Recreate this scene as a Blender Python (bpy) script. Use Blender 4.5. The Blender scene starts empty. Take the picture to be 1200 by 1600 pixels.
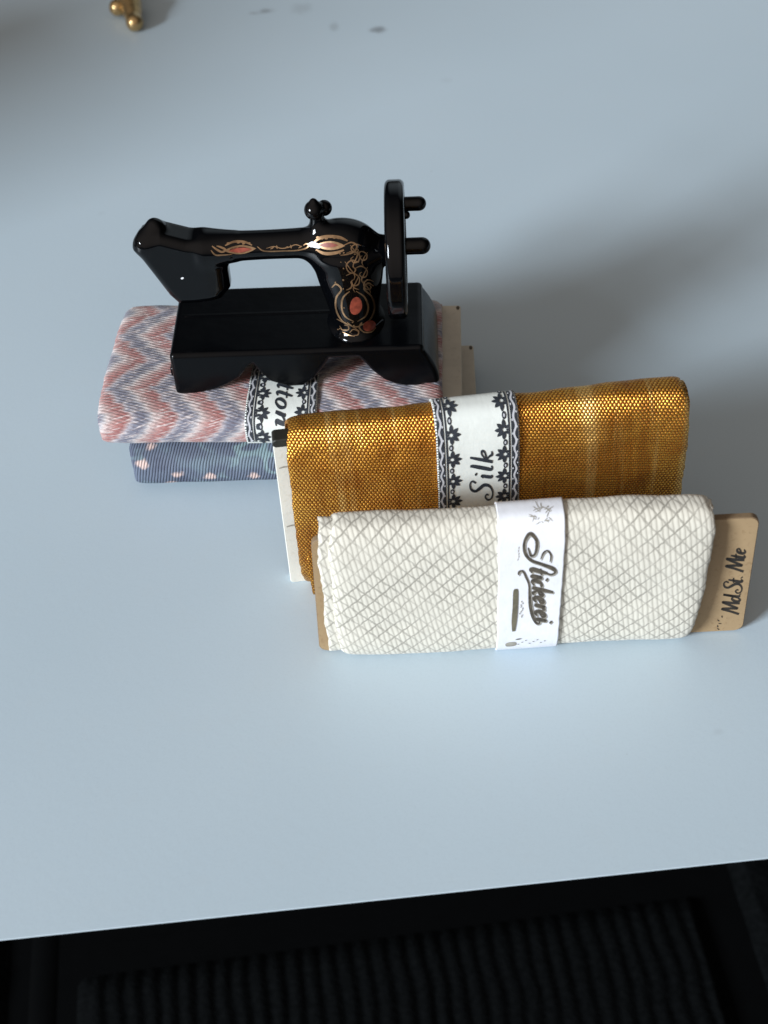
import bpy, math, random
import numpy as np
from mathutils import Vector, Matrix, noise as mnoise
from mathutils.bvhtree import BVHTree

S = 0.01                      # everything below is written in centimetres
C = bpy.context.scene.collection
RAD = math.radians

# ------------------------------------------------------------------ camera
PITCH, ROLL, FPX, HC = 45.0, -3.6, 2311.0, 17.5
def cam_matrix():
    p, r = RAD(PITCH), RAD(ROLL)
    fwd = Vector((0, math.cos(p), -math.sin(p))); right = Vector((1, 0, 0)); up = right.cross(fwd)
    r2 = right*math.cos(r) + up*math.sin(r); u2 = -right*math.sin(r) + up*math.cos(r)
    m = Matrix((r2, u2, -fwd)).transposed().to_4x4()
    m.translation = Vector((0, -HC/math.tan(p), HC))*S
    return m
cd = bpy.data.cameras.new('camera'); cam = bpy.data.objects.new('camera', cd); C.objects.link(cam)
cam.matrix_world = cam_matrix()
cd.sensor_fit = 'VERTICAL'; cd.sensor_height = 36.0; cd.lens = 36.0*FPX/1600.0
cd.clip_start = 0.005; cd.clip_end = 50
cd.dof.use_dof = True; cd.dof.focus_distance = 0.232; cd.dof.aperture_fstop = 34.0
bpy.context.scene.camera = cam

# ------------------------------------------------------------------ world, window light, exposure
W = bpy.data.worlds.new('World'); bpy.context.scene.world = W; W.use_nodes = True
def build_world():
    nt = W.node_tree; nt.nodes.clear()
    out = nt.nodes.new('ShaderNodeOutputWorld'); bg = nt.nodes.new('ShaderNodeBackground')
    tc = nt.nodes.new('ShaderNodeTexCoord')
    dot = nt.nodes.new('ShaderNodeVectorMath'); dot.operation = 'DOT_PRODUCT'
    dot.inputs[1].default_value = Vector((-0.45, -0.66, 0.60)).normalized()
    nt.links.new(tc.outputs['Generated'], dot.inputs[0])
    rp = nt.nodes.new('ShaderNodeValToRGB')
    mr = nt.nodes.new('ShaderNodeMapRange'); mr.inputs[1].default_value = -1; mr.inputs[2].default_value = 1
    nt.links.new(dot.outputs['Value'], mr.inputs[0]); nt.links.new(mr.outputs[0], rp.inputs[0])
    e = rp.color_ramp.elements
    e[0].position = 0.46; e[0].color = (0.014, 0.0135, 0.013, 1)
    e[1].position = 0.95; e[1].color = (0.60, 0.51, 0.445, 1)
    x = e.new(0.68); x.color = (0.150, 0.129, 0.113, 1)
    d2 = nt.nodes.new('ShaderNodeVectorMath'); d2.operation = 'DOT_PRODUCT'; d2.inputs[1].default_value = Vector((0.30, 0.85, 0.36)).normalized()
    nt.links.new(tc.outputs['Generated'], d2.inputs[0])
    m2 = nt.nodes.new('ShaderNodeMapRange'); m2.interpolation_type = 'SMOOTHSTEP'; m2.inputs[1].default_value = 0.86; m2.inputs[2].default_value = 1.0; m2.inputs[4].default_value = 0.42
    nt.links.new(d2.outputs['Value'], m2.inputs[0])
    mx = nt.nodes.new('ShaderNodeMix'); mx.data_type = 'RGBA'; mx.inputs[7].default_value = (0.95, 1.10, 1.20, 1)   # pale glow added low behind the table to brighten its far end
    nt.links.new(m2.outputs[0], mx.inputs[0]); nt.links.new(rp.outputs[0], mx.inputs[6]); nt.links.new(mx.outputs[2], bg.inputs[0]); bg.inputs[1].default_value = 1.0
    nt.links.new(bg.outputs[0], out.inputs[0])
build_world()
def area(name, loc, target, sx, sy, power, col, spread=180):
    l = bpy.data.lights.new(name, 'AREA'); l.shape = 'RECTANGLE'; l.size = sx*S; l.size_y = sy*S
    l.energy = power; l.color = col; l.spread = RAD(spread)
    o = bpy.data.objects.new(name, l); C.objects.link(o)
    d = (Vector(target) - Vector(loc)).normalized()
    o.matrix_world = Matrix.Translation(Vector(loc)*S) @ d.to_track_quat('-Z', 'Y').to_matrix().to_4x4()
    return o
AZ, EL, DIST = RAD(214), RAD(20.5), 420.0
def lpos(az, el, d, c=(0, 1, 0)):
    return (c[0]+d*math.cos(el)*math.cos(az), c[1]+d*math.cos(el)*math.sin(az), c[2]+d*math.sin(el))
WIN = (0.85, 0.925, 1.0)
area('window_light_upper', lpos(AZ, EL+RAD(3.6), DIST), (1, 1, 0), 118, 46, 165.0, WIN)
area('window_light_lower', lpos(AZ, EL-RAD(3.6), DIST), (1, 1, 0), 118, 46, 165.0, WIN)
sc = bpy.context.scene
sc.view_settings.view_transform = 'Standard'; sc.view_settings.look = 'None'
sc.view_settings.exposure = 0.0; sc.view_settings.gamma = 1.0; sc.view_settings.use_curve_mapping = False
sc.render.engine = 'CYCLES'

# ------------------------------------------------------------------ node helper: arithmetic on sockets
class V:
    def __init__(s, nt, sock): s.nt, s.s = nt, sock
    def _m(s, op, *a):
        n = s.nt.nodes.new('ShaderNodeMath'); n.operation = op
        for i, x in enumerate((s,)+a):
            if isinstance(x, V): s.nt.links.new(x.s, n.inputs[i])
            else: n.inputs[i].default_value = x
        return V(s.nt, n.outputs[0])
    def __add__(s, o): return s._m('ADD', o)
    __radd__ = __add__
    def __sub__(s, o): return s._m('SUBTRACT', o)
    def __rsub__(s, o): return (s*-1.0) + o
    def __mul__(s, o): return s._m('MULTIPLY', o)
    __rmul__ = __mul__
    def __truediv__(s, o): return s._m('DIVIDE', o)
    def floor(s): return s._m('FLOOR')
    def fract(s): return s._m('FRACT')
    def sin(s): return s._m('SINE')
    def abs(s): return s._m('ABSOLUTE')
    def pow(s, o): return s._m('POWER', o)
    def mod(s, o): return s._m('FLOORED_MODULO', o)
    def gt(s, o): return s._m('GREATER_THAN', o)
    def mx(s, o): return s._m('MAXIMUM', o)
    def mn(s, o): return s._m('MINIMUM', o)
    def tri(s): return s.fract()._m('PINGPONG', 0.5)*2.0          # 0..1..0 with period 1
    def ss(s, lo, hi):
        n = s.nt.nodes.new('ShaderNodeMapRange'); n.interpolation_type = 'SMOOTHSTEP'
        s.nt.links.new(s.s, n.inputs[0]); n.inputs[1].default_value = lo; n.inputs[2].default_value = hi
        return V(s.nt, n.outputs[0])
    def clamp(s): return s.mx(0.0).mn(1.0)
class Mat:
    def __init__(s, name, rough=0.6, metal=0.0, color=(.5, .5, .5), spec=0.5):
        s.m = bpy.data.materials.new(name); s.m.use_nodes = True; s.nt = s.m.node_tree
        s.b = s.nt.nodes['Principled BSDF']
        s.b.inputs['Roughness'].default_value = rough; s.b.inputs['Metallic'].default_value = metal
        s.b.inputs['Base Color'].default_value = (*color, 1); s.b.inputs['Specular IOR Level'].default_value = spec
    def uv(s):
        n = s.nt.nodes.new('ShaderNodeUVMap'); n.uv_map = 'uv'
        x = s.nt.nodes.new('ShaderNodeSeparateXYZ'); s.nt.links.new(n.outputs[0], x.inputs[0])
        return V(s.nt, x.outputs[0]), V(s.nt, x.outputs[1])
    def objc(s):
        n = s.nt.nodes.new('ShaderNodeTexCoord')
        x = s.nt.nodes.new('ShaderNodeSeparateXYZ'); s.nt.links.new(n.outputs['Object'], x.inputs[0])
        return tuple(V(s.nt, x.outputs[i])*100.0 for i in range(3))
    def xyz(s, a, b=0.0, c=0.0):
        n = s.nt.nodes.new('ShaderNodeCombineXYZ')
        for i, x in enumerate((a, b, c)):
            if isinstance(x, V): s.nt.links.new(x.s, n.inputs[i])
            else: n.inputs[i].default_value = x
        return n.outputs[0]
    def noise(s, a, b=0.0, c=0.0, scale=1.0, detail=2.0, rough=0.5):
        n = s.nt.nodes.new('ShaderNodeTexNoise'); s.nt.links.new(s.xyz(a, b, c), n.inputs['Vector'])
        n.inputs['Scale'].default_value = scale; n.inputs['Detail'].default_value = detail; n.inputs['Roughness'].default_value = rough
        return V(s.nt, n.outputs[0])
    def white(s, a, b=0.0):
        n = s.nt.nodes.new('ShaderNodeTexWhiteNoise'); n.noise_dimensions = '3D'
        s.nt.links.new(s.xyz(a, b), n.inputs['Vector']); return V(s.nt, n.outputs[0])
    def ramp(s, v, stops, mode='LINEAR'):
        n = s.nt.nodes.new('ShaderNodeValToRGB'); s.nt.links.new(v.s, n.inputs[0]); r = n.color_ramp; r.interpolation = mode
        r.elements[0].position, r.elements[0].color = stops[0][0], (*stops[0][1], 1)
        r.elements[1].position, r.elements[1].color = stops[-1][0], (*stops[-1][1], 1)
        for p, c in stops[1:-1]:
            e = r.elements.new(p); e.color = (*c, 1)
        return n.outputs[0]
    def mix(s, f, a, b):
        n = s.nt.nodes.new('ShaderNodeMix'); n.data_type = 'RGBA'
        if isinstance(f, V): s.nt.links.new(f.s, n.inputs[0])
        else: n.inputs[0].default_value = f
        for i, x in ((6, a), (7, b)):
            if isinstance(x, tuple): n.inputs[i].default_value = (*x, 1)
            else: s.nt.links.new(x, n.inputs[i])
        return n.outputs[2]
    def color(s, sock): s.nt.links.new(sock, s.b.inputs['Base Color'])
    def set(s, name, v): s.nt.links.new(v.s if isinstance(v, V) else v, s.b.inputs[name])
    def bump(s, h, dist_cm, strength=1.0):
        n = s.nt.nodes.new('ShaderNodeBump'); n.inputs['Distance'].default_value = dist_cm*S; n.inputs['Strength'].default_value = strength
        s.nt.links.new(h.s, n.inputs['Height']); s.nt.links.new(n.outputs[0], s.b.inputs['Normal'])

# ------------------------------------------------------------------ materials
def m_table():
    m = Mat('white_laminate', rough=0.40, spec=0.42)
    x, y, z = m.objc()
    n = m.noise(x, y, scale=0.12, detail=3)
    base = m.ramp(n, [(0.3, (0.468, 0.570, 0.638)), (0.7, (0.50, 0.60, 0.668))])
    mt = m.noise(x, y, scale=26.0, detail=2); mt2 = m.noise(x, y, scale=1.6, detail=4, rough=0.7)
    base = m.mix(mt.ss(0.45, 0.72)*0.10, base, (0.36, 0.44, 0.51)); base = m.mix(mt2.ss(0.5, 0.75)*0.12, base, (0.50, 0.56, 0.59))
    vo = m.nt.nodes.new('ShaderNodeTexVoronoi'); vo.inputs['Scale'].default_value = 0.9
    m.nt.links.new(m.xyz(x, y), vo.inputs['Vector'])
    dust = (1.0 - (V(m.nt, vo.outputs['Distance']) + m.noise(x, y, scale=20.0)*0.02).ss(0.022, 0.036))*m.white((x*0.9).floor(), (y*0.9).floor()).gt(0.72)
    base = m.mix(dust*0.30, base, (0.20, 0.22, 0.24))
    # a few worn-in dark smudges
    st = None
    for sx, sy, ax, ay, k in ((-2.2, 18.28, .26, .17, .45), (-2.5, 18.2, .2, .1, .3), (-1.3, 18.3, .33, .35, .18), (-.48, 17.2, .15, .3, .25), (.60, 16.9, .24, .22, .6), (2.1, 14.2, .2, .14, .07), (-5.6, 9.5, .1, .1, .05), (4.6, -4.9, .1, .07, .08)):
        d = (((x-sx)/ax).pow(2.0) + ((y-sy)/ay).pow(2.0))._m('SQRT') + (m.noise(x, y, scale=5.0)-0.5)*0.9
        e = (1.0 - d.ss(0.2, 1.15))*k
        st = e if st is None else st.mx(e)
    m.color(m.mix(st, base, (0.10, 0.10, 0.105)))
    g = m.noise(x, y, scale=9.0, detail=3)
    m.bump(g, 0.004, 0.35)
    return m.m
def m_gold():
    m = Mat('gold_silk_weave', rough=0.36, metal=0.55)
    u, v = m.uv()
    sl = m.noise(u, v*0.05, scale=1.9, detail=3, rough=0.6).ss(0.53, 0.66)         # slubs: thicker pale yarns
    sl2 = m.noise(u+7.3, v*0.03, scale=4.5, detail=2).ss(0.60, 0.70)
    slub = sl.mx(sl2)
    uw = u + (m.noise(u, v, scale=3.0)-0.5)*0.06
    vw = v + u*0.10 + (m.noise(u+3.1, v, scale=4.0)-0.5)*0.04
    vv = vw/0.047; row = vv.floor(); fv = vv.fract()
    uu = uw/0.058 + row.mod(2.0)*0.5; col = uu.floor(); fu = uu.fract()
    wn = m.white(col, row)
    du = (fu-0.5)*2.0; dv = (fv-0.5)*2.0
    h = (1.0 - (du.abs().pow(2.2)*0.85 + dv.abs().pow(2.2)*0.95)).mx(0.0)
    h2 = h.pow(0.6)
    lit = (h2*(0.75+wn*0.5)).clamp()
    str_ = m.noise(u, v*0.12, scale=3.5, detail=4, rough=0.65)                     # vertical shading from uneven yarns
    mot = m.noise(u, v, scale=1.1, detail=4)
    base = m.mix(lit.ss(0.22, 0.85), (0.19, 0.042, 0.002), (1.0, 0.52, 0.085))
    pale = m.mix(lit.ss(0.02, 0.6), (0.46, 0.19, 0.030), (1.0, 0.66, 0.22))
    c = m.mix(slub*0.8, base, pale)
    c = m.mix(mot.ss(0.47, 0.62)*0.42, c, (0.36, 0.105, 0.007))
    m.color(m.mix(str_.ss(0.50, 0.62)*0.45, c, (0.30, 0.085, 0.005)))
    m.set('Roughness', 0.44 - lit*0.17)
    m.set('Metallic', lit*0.25 + 0.68)
    prof = (1.0 - du*du*0.9)*0.8 + (1.0 - dv*dv)*0.35*h2
    m.bump(prof + wn*0.12, 0.0145, 1.0)
    return m.m
def m_cream():
    m = Mat('cream_diamond_cloth', rough=0.75, spec=0.25)
    u, v = m.uv()
    wob = (m.noise(u, v, scale=0.9, detail=2)-0.5)*0.09
    uw, vw = u + wob, v + wob*0.6 + u*0.03
    a = (uw/0.248 + vw/0.285); b = (uw/0.248 - vw/0.285)
    jag = (m.noise(u, v, scale=13.0, detail=2)-0.5)*0.26
    lb = ((a+jag).fract()-0.5).abs(); la = ((b-jag).fract()-0.5).abs()
    line = (1.0 - la.ss(0.02, 0.105)).mx((1.0 - lb.ss(0.03, 0.13))*0.72)*(0.45 + m.noise(u, v, scale=1.1, detail=2).ss(0.36, 0.60)*0.6)
    thr = ((u + v*0.16 + (m.noise(u, v, scale=5.0)-0.5)*0.03)/0.076)
    seg = m.noise(thr.floor()*3.7, v, scale=7.0, detail=1)
    rib = (thr.fract()-0.5).abs()*2.0
    rb = 1.0 - rib.pow(2.0)
    brk = seg.ss(0.33, 0.6)
    hgt = rb*(0.80+0.20*brk)*(1.0-line*0.6)
    tone = (hgt*0.9 + m.noise(u, v, scale=0.8, detail=3)*0.25).clamp()
    base = m.ramp(tone, [(0.0, (0.42, 0.395, 0.33)), (0.45, (0.57, 0.54, 0.465)), (0.95, (0.71, 0.68, 0.59))])
    m.color(m.mix(line*0.72, base, (0.235, 0.22, 0.185)))
    m.bump(hgt, 0.006, 0.55)
    m.b.inputs['Sheen Weight'].default_value = 0.15
    return m.m
def m_cotton():
    m = Mat('flame_stitch_cotton', rough=0.78, spec=0.25)
    u, v = m.uv()
    jit = (m.noise(u, v*4.0, scale=3.2, detail=3)-0.5)
    row = (v/0.10).floor()
    vq = row*0.10
    t = (u*1.0 + (v*0.35/1.40 + vq*0.65/1.40 + 0.12).tri()*0.60 + jit*0.13 + (m.white(row, 3.0)-0.5)*0.10)/0.78 + 0.1
    f = t.fract()
    cell = t.floor()
    c = m.ramp(f, [(0.0, (0.60, 0.50, 0.48)), (0.10, (0.46, 0.31, 0.29)), (0.24, (0.40, 0.185, 0.17)), (0.40, (0.33, 0.125, 0.115)),
                   (0.47, (0.42, 0.28, 0.27)), (0.53, (0.40, 0.38, 0.42)), (0.62, (0.20, 0.205, 0.26)), (0.78, (0.155, 0.16, 0.21)), (0.88, (0.30, 0.30, 0.34)), (0.95, (0.52, 0.48, 0.48)), (1.0, (0.60, 0.50, 0.48))])
    st = m.noise(u*0.9 + v*0.5, v*9.0 - u*2.5, scale=3.0, detail=3, rough=0.7)
    fl = m.noise(u*5.0 + v*2.0, v*16.0, scale=2.2, detail=2, rough=0.7)
    c2 = m.mix(st.ss(0.52, 0.61)*0.72, c, (0.70, 0.62, 0.60))
    c3 = m.mix(fl.ss(0.50, 0.62)*0.48, c2, (0.17, 0.12, 0.13))
    m.color(m.mix(0.06, c3, (0.10, 0.08, 0.085)))
    tw = ((v + u*0.35)/0.062).tri()
    m.bump(tw*0.5 + st*0.9 + fl*0.5, 0.02, 0.8)
    m.b.inputs['Sheen Weight'].default_value = 0.2
    return m.m
def m_blue():
    m = Mat('blue_dotted_cloth', rough=0.72, spec=0.3)
    u, v = m.uv()
    thr = ((u - v*0.22 + (m.noise(u, v, scale=4.0)-0.5)*0.03)/0.050)
    rib = 1.0 - ((thr.fract()-0.5).abs()*2.0).pow(2.0)
    seg = m.noise(thr.floor()*2.9, v, scale=6.0, detail=1)
    base = m.mix((rib*(0.5+0.6*seg)).clamp(), (0.075, 0.092, 0.135), (0.145, 0.172, 0.228))
    leaf = m.noise(u*0.8+v*0.5, v*1.3, scale=1.5, detail=1)
    lf = (1.0-(leaf-0.52).abs().ss(0.012, 0.05))*m.noise(u+9.0, v, scale=1.0).ss(0.42, 0.6)
    base = m.mix(lf*0.6, base, (0.26, 0.38, 0.38))
    n = m.nt.nodes.new('ShaderNodeTexVoronoi'); n.voronoi_dimensions = '2D'; n.inputs['Scale'].default_value = 1.75; n.inputs['Randomness'].default_value = 0.75
    m.nt.links.new(m.xyz(u, v*1.15), n.inputs['Vector'])
    d = V(m.nt, n.outputs['Distance']) + (m.noise(u, v, scale=7.0)-0.5)*0.34
    dot = 1.0 - d.ss(0.07, 0.21)
    bl_ = m.noise(u+2.0, v*1.2, scale=1.3, detail=3)
    base = m.mix(bl_.ss(0.52, 0.66)*0.45, base, (0.17, 0.235, 0.27)); base = m.mix((1.0-bl_.ss(0.34, 0.46))*0.5, base, (0.055, 0.062, 0.10))
    m.color(m.mix(dot*(0.35+0.55*rib), base, (0.74, 0.54, 0.47)))
    m.bump(rib*(0.6+0.5*seg), 0.018, 0.8)
    return m.m
def m_paper(name, col, fib=0.06):
    m = Mat(name, rough=0.7, spec=0.3)
    u, v = m.uv()
    n = m.noise(u, v, scale=3.0, detail=5, rough=0.65)
    lo = tuple(c*(1-fib*1.6) for c in col)
    m.color(m.ramp(n, [(0.3, lo), (0.7, col)]))
    m.bump(m.noise(u, v*0.6, scale=14.0, detail=3), 0.006, 0.5)
    return m.m
def m_plain(name, col, rough=0.6, metal=0.0, spec=0.5, var=0.12, scale=4.0, bump=0.0):
    m = Mat(name, rough=rough, metal=metal, spec=spec)
    x, y, z = m.objc()
    n = m.noise(x, y, z, scale=scale, detail=4)
    m.color(m.ramp(n, [(0.3, tuple(c*(1-var) for c in col)), (0.7, tuple(min(1, c*(1+var)) for c in col))]))
    if bump: m.bump(n, bump, 0.6)
    return m.m
def m_card(name, col, edge):
    m = Mat(name, rough=0.6, spec=0.35)
    x, y, z = m.objc()
    n = m.noise(x, y*2.0, z*0.5, scale=2.2, detail=5)
    f = m.noise(x, y, z, scale=14.0, detail=3)
    c = m.ramp(n, [(0.25, tuple(v*0.86 for v in col)), (0.75, col)])
    w2 = m.noise(x+4.0, y, z, scale=1.1, detail=6, rough=0.7)
    c = m.mix(w2.ss(0.48, 0.66)*0.45, c, tuple(0.55*a+0.45*b for a, b in zip(col, edge)))
    m.color(m.mix(f.ss(0.55, 0.72)*0.35, c, edge))
    m.bump(f, 0.004, 0.5)
    return m.m
def m_enamel(name='black_enamel', add=0.0):
    m = Mat(name, rough=0.07, color=(0.0012, 0.0015, 0.0021), spec=0.28)
    x, y, z = m.objc()
    n = m.noise(x, y, z, scale=2.6, detail=3)
    m.set('Roughness', n.ss(0.3, 0.8)*0.07 + 0.035 + add)
    m.bump(m.noise(x, y, z, scale=3.2, detail=2), 0.010, 0.35)
    m.b.inputs['Specular IOR Level'].default_value = 0.28 if add == 0 else 0.17
    return m.m
def m_mesh():
    m = Mat('black_chair_fabric', rough=0.95, spec=0.05)
    x, y, z = m.objc()
    w = m.noise(x, y, scale=11.0)
    n = m.noise(x, y, scale=6.0)
    m.color(m.ramp(n, [(0.3, (0.0014, 0.0018, 0.002)), (0.7, (0.0032, 0.0038, 0.0042))]))
    m.bump(w+n, 0.03, 0.6)
    return m.m
M = dict(table=m_table(), gold=m_gold(), cream=m_cream(), cotton=m_cotton(), blue=m_blue(),
         paper=m_paper('printed_label_paper', (0.74, 0.77, 0.73)), white=m_paper('white_label_paper', (0.79, 0.80, 0.84)),
         ink=m_plain('navy_black_ink', (0.022, 0.027, 0.036), rough=0.6, var=0.4, scale=9),
         inkw=m_plain('pale_print', (0.50, 0.51, 0.54), rough=0.7), sepia=m_plain('sepia_ink', (0.075, 0.062, 0.045), rough=0.6, var=0.5, scale=12),
         sepia2=m_plain('sepia_wash', (0.30, 0.28, 0.24), rough=0.7, var=0.3, scale=10), scrawl=m_plain('brown_black_ink', (0.022, 0.016, 0.011), rough=0.6, var=0.3),
         smear=m_plain('olive_ink', (0.13, 0.115, 0.075), rough=0.65, var=0.35, scale=8),
         tan=m_card('tan_card', (0.38, 0.265, 0.145), (0.20, 0.12, 0.055)), whitecard=m_card('white_card', (0.70, 0.69, 0.62), (0.5, 0.48, 0.40)),
         tanrim=m_card('tan_card_cut_edge', (0.22, 0.15, 0.085), (0.10, 0.065, 0.035)),
         greycard=m_card('greyish_card', (0.66, 0.62, 0.52), (0.48, 0.44, 0.36)), darkcard=m_card('dark_card_edge', (0.10, 0.075, 0.045), (0.05, 0.04, 0.03)),
         tape=m_plain('black_tape', (0.016, 0.017, 0.012), rough=0.5, var=0.4),
         enamel=m_enamel(), bed=m_enamel('satin_black_enamel', 0.17), gilt=m_plain('gilt_transfer', (0.30, 0.185, 0.10), rough=0.34, metal=0.75, var=0.35, scale=10),
         red=m_plain('red_transfer', (0.21, 0.042, 0.024), rough=0.4, var=0.4, scale=12),
         brass=m_plain('brass', (0.52, 0.36, 0.17), rough=0.26, metal=0.9, var=0.25, scale=6),
         chair=m_mesh(), frame=m_plain('black_plastic', (0.0012, 0.0014, 0.0016), rough=0.8, spec=0.05, scale=2),
         cupgrey=m_plain('grey_ceramic', (0.25, 0.24, 0.23), rough=0.3, scale=.3),
         floor=m_plain('dark_floor', (0.012, 0.012, 0.012), rough=0.9, scale=0.1))

# ------------------------------------------------------------------ object helpers
def mesh_obj(name, verts, faces, mat, parent=None, uv=None, smooth=True):
    me = bpy.data.meshes.new(name)
    me.from_pydata([tuple(float(c)*S for c in v) for v in verts], [], [tuple(int(i) for i in f) for f in faces])
    if uv is not None:
        lay = me.uv_layers.new(name='uv'); li = np.empty(len(me.loops), int); me.loops.foreach_get('vertex_index', li)
        lay.data.foreach_set('uv', np.asarray(uv, np.float32)[li].ravel())
    me.materials.append(mat)
    if smooth: me.polygons.foreach_set('use_smooth', [True]*len(me.polygons))
    me.update()
    o = bpy.data.objects.new(name, me); C.objects.link(o)
    if parent: o.parent = parent
    return o
def thing(name, label, cat, loc, yaw=0.0, group=None):
    o = bpy.data.objects.new(name, None); C.objects.link(o); o.empty_display_size = 0.005
    o.location = Vector(loc)*S; o.rotation_euler = (0, 0, RAD(yaw)); o['label'] = label; o['category'] = cat
    if group: o['group'] = group
    return o
def tag(o, label): o['label'] = label; return o
def nz(*a): return mnoise.noise(Vector(a))

# ------------------------------------------------------------------ the setting: table, floor
def build_table():
    a, b = Vector((-60.0, -10.17)), Vector((60.0, -4.30))      # near edge (slightly skew to the camera)
    edge = [a.lerp(b, i/60) for i in range(61)]
    n = Vector((b.y-a.y, a.x-b.x)).normalized()                # outward, towards the viewer
    V_, F = [], []
    r = 0.012
    prof = [(0, 0)] + [(r*math.sin(t), -r*(1-math.cos(t))) for t in [RAD(15*k) for k in range(1, 8)]] + [(-1.6, -1.9), (-1.6, -2.2)]
    for p in edge:
        for o, z in prof: V_.append((p.x+n.x*(o-r), p.y+n.y*(o-r), z))
    k = len(prof)
    for i in range(60):
        for j in range(k-1):
            q = i*k+j; F.append((q, q+k, q+k+1, q+1))
    # top sheet
    top = len(V_)
    V_ += [(-60, 75, 0), (60, 75, 0)]
    F.append(tuple([i*k for i in range(61)] + [top+1, top]))
    V_ += [(-60, 75, -2.2), (60, 75, -2.2)]
    F.append(tuple([top+2, top+3] + [i*k+k-1 for i in range(60, -1, -1)]))
    F.append((top, top+1, top+3, top+2))
    o = mesh_obj('table_top', V_, F, M['table'], smooth=False)
    o['kind'] = 'structure'
    fl = mesh_obj('floor', [(-400, -400, -72), (400, -400, -72), (400, 400, -72), (-400, 400, -72)], [(0, 1, 2, 3)], M['floor'])
    fl['kind'] = 'structure'
build_table()

# ------------------------------------------------------------------ signed distance modelling for the cast toy machine
def sd_box(P, c, h, r=0.0):
    q = np.abs(P-np.array(c)) - (np.array(h)-r)
    return np.linalg.norm(np.maximum(q, 0), axis=-1) + np.minimum(q.max(-1), 0) - r
def sd_sph(P, c, r): return np.linalg.norm(P-np.array(c), axis=-1) - r
def sd_ell(P, c, r):
    r = np.array(r); q = (P-np.array(c)); k0 = np.linalg.norm(q/r, axis=-1); k1 = np.linalg.norm(q/(r*r), axis=-1)
    return k0*(k0-1.0)/np.maximum(k1, 1e-6)
def sd_cap(P, a, b, ra, rb=None):
    rb = ra if rb is None else rb
    a, b = np.array(a, float), np.array(b, float); ab = b-a
    t = np.clip(((P-a)@ab)/(ab@ab), 0, 1)
    return np.linalg.norm(P-a-t[..., None]*ab, axis=-1) - (ra+(rb-ra)*t)
def sd_cyl_x(P, c, r, h, rd=0.02):
    q = P-np.array(c); d = np.stack([np.hypot(q[..., 1], q[..., 2])-(r-rd), np.abs(q[..., 0])-(h-rd)], -1)
    return np.linalg.norm(np.maximum(d, 0), axis=-1) + np.minimum(d.max(-1), 0) - rd
def sd_poly2(X, Y, pts):
    pts = np.array(pts, float); n = len(pts); d = np.full(X.shape, 1e9); s = np.ones(X.shape)
    for i in range(n):
        a, b = pts[i], pts[i-1]; e = b-a; wx, wy = X-a[0], Y-a[1]
        t = np.clip((wx*e[0]+wy*e[1])/(e@e), 0, 1); d = np.minimum(d, (wx-e[0]*t)**2+(wy-e[1]*t)**2)
        c1, c2, c3 = Y >= a[1], Y < b[1], e[0]*wy > e[1]*wx
        s = np.where((c1 & c2 & c3) | (~c1 & ~c2 & ~c3), -s, s)
    return s*np.sqrt(d)
def extr(d2, w, h, r):
    q = np.stack([d2+r, np.abs(w)-(h-r)], -1)
    return np.linalg.norm(np.maximum(q, 0), axis=-1) + np.minimum(q.max(-1), 0) - r
def smin(a, b, k): h = np.maximum(k-np.abs(a-b), 0)/k; return np.minimum(a, b) - h*h*k*0.25
def smax(a, b, k): return -smin(-a, -b, k)
def sdf_mesh(name, fn, lo, hi, h, mat, parent):
    ax = [np.arange(lo[i], hi[i]+h, h) for i in range(3)]
    P = np.stack(np.meshgrid(*ax, indexing='ij'), -1); F = fn(P); n = np.array(F.shape)
    sg = F < 0
    cells = np.zeros(n-1, np.int8); acc = np.zeros((*(n-1), 3)); cnt = np.zeros(n-1)
    corners = [(i, j, k) for i in (0, 1) for j in (0, 1) for k in (0, 1)]
    sl = lambda o: tuple(slice(o[d], n[d]-1+o[d]) for d in range(3))
    for a in corners:
        for d in range(3):
            if a[d]: continue
            b = list(a); b[d] = 1
            fa, fb = F[sl(a)], F[sl(b)]; cr = (fa < 0) != (fb < 0)
            t = np.where(cr, fa/np.where(cr, fa-fb, 1), 0); p = np.zeros((*(n-1), 3)); p[:] = a
            p[..., d] += t; acc += p*cr[..., None]; cnt += cr
    act = cnt > 0; idx = np.full(n-1, -1); idx[act] = np.arange(act.sum())
    ijk = np.argwhere(act); vs = np.array(lo) + h*(ijk + acc[act]/cnt[act][:, None])
    quads = []
    for d in range(3):
        u, w = (d+1) % 3, (d+2) % 3
        A = [slice(1, n[i]-1) for i in range(3)]; A[d] = slice(0, n[d]-1); B = list(A); B[d] = slice(1, n[d])
        s0, s1 = sg[tuple(A)], sg[tuple(B)]
        for flip in (False, True):
            e = np.argwhere((s0 & ~s1) if not flip else (~s0 & s1)); e = e + np.array([0 if i == d else 1 for i in range(3)])
            def q(du, dw):
                c = e.copy(); c[:, u] -= du; c[:, w] -= dw; return idx[c[:, 0], c[:, 1], c[:, 2]]
            qs = np.stack([q(1, 1), q(0, 1), q(0, 0), q(1, 0)], -1)
            quads.append(qs[:, ::-1] if flip else qs)
    quads = np.concatenate(quads)
    def grad(p, e=0.006):
        g = np.stack([fn(p+np.eye(3)[i]*e)-fn(p-np.eye(3)[i]*e) for i in range(3)], -1)
        return g/np.maximum(np.linalg.norm(g, axis=-1, keepdims=True), 1e-9)
    for _ in range(3): vs = vs - grad(vs)*np.clip(fn(vs), -h, h)[:, None]*0.8
    nr = grad(vs, 0.012)
    o = mesh_obj(name, vs, quads, mat, parent)
    o.data.normals_split_custom_set_from_vertices([tuple(v) for v in nr])
    return o

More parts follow.
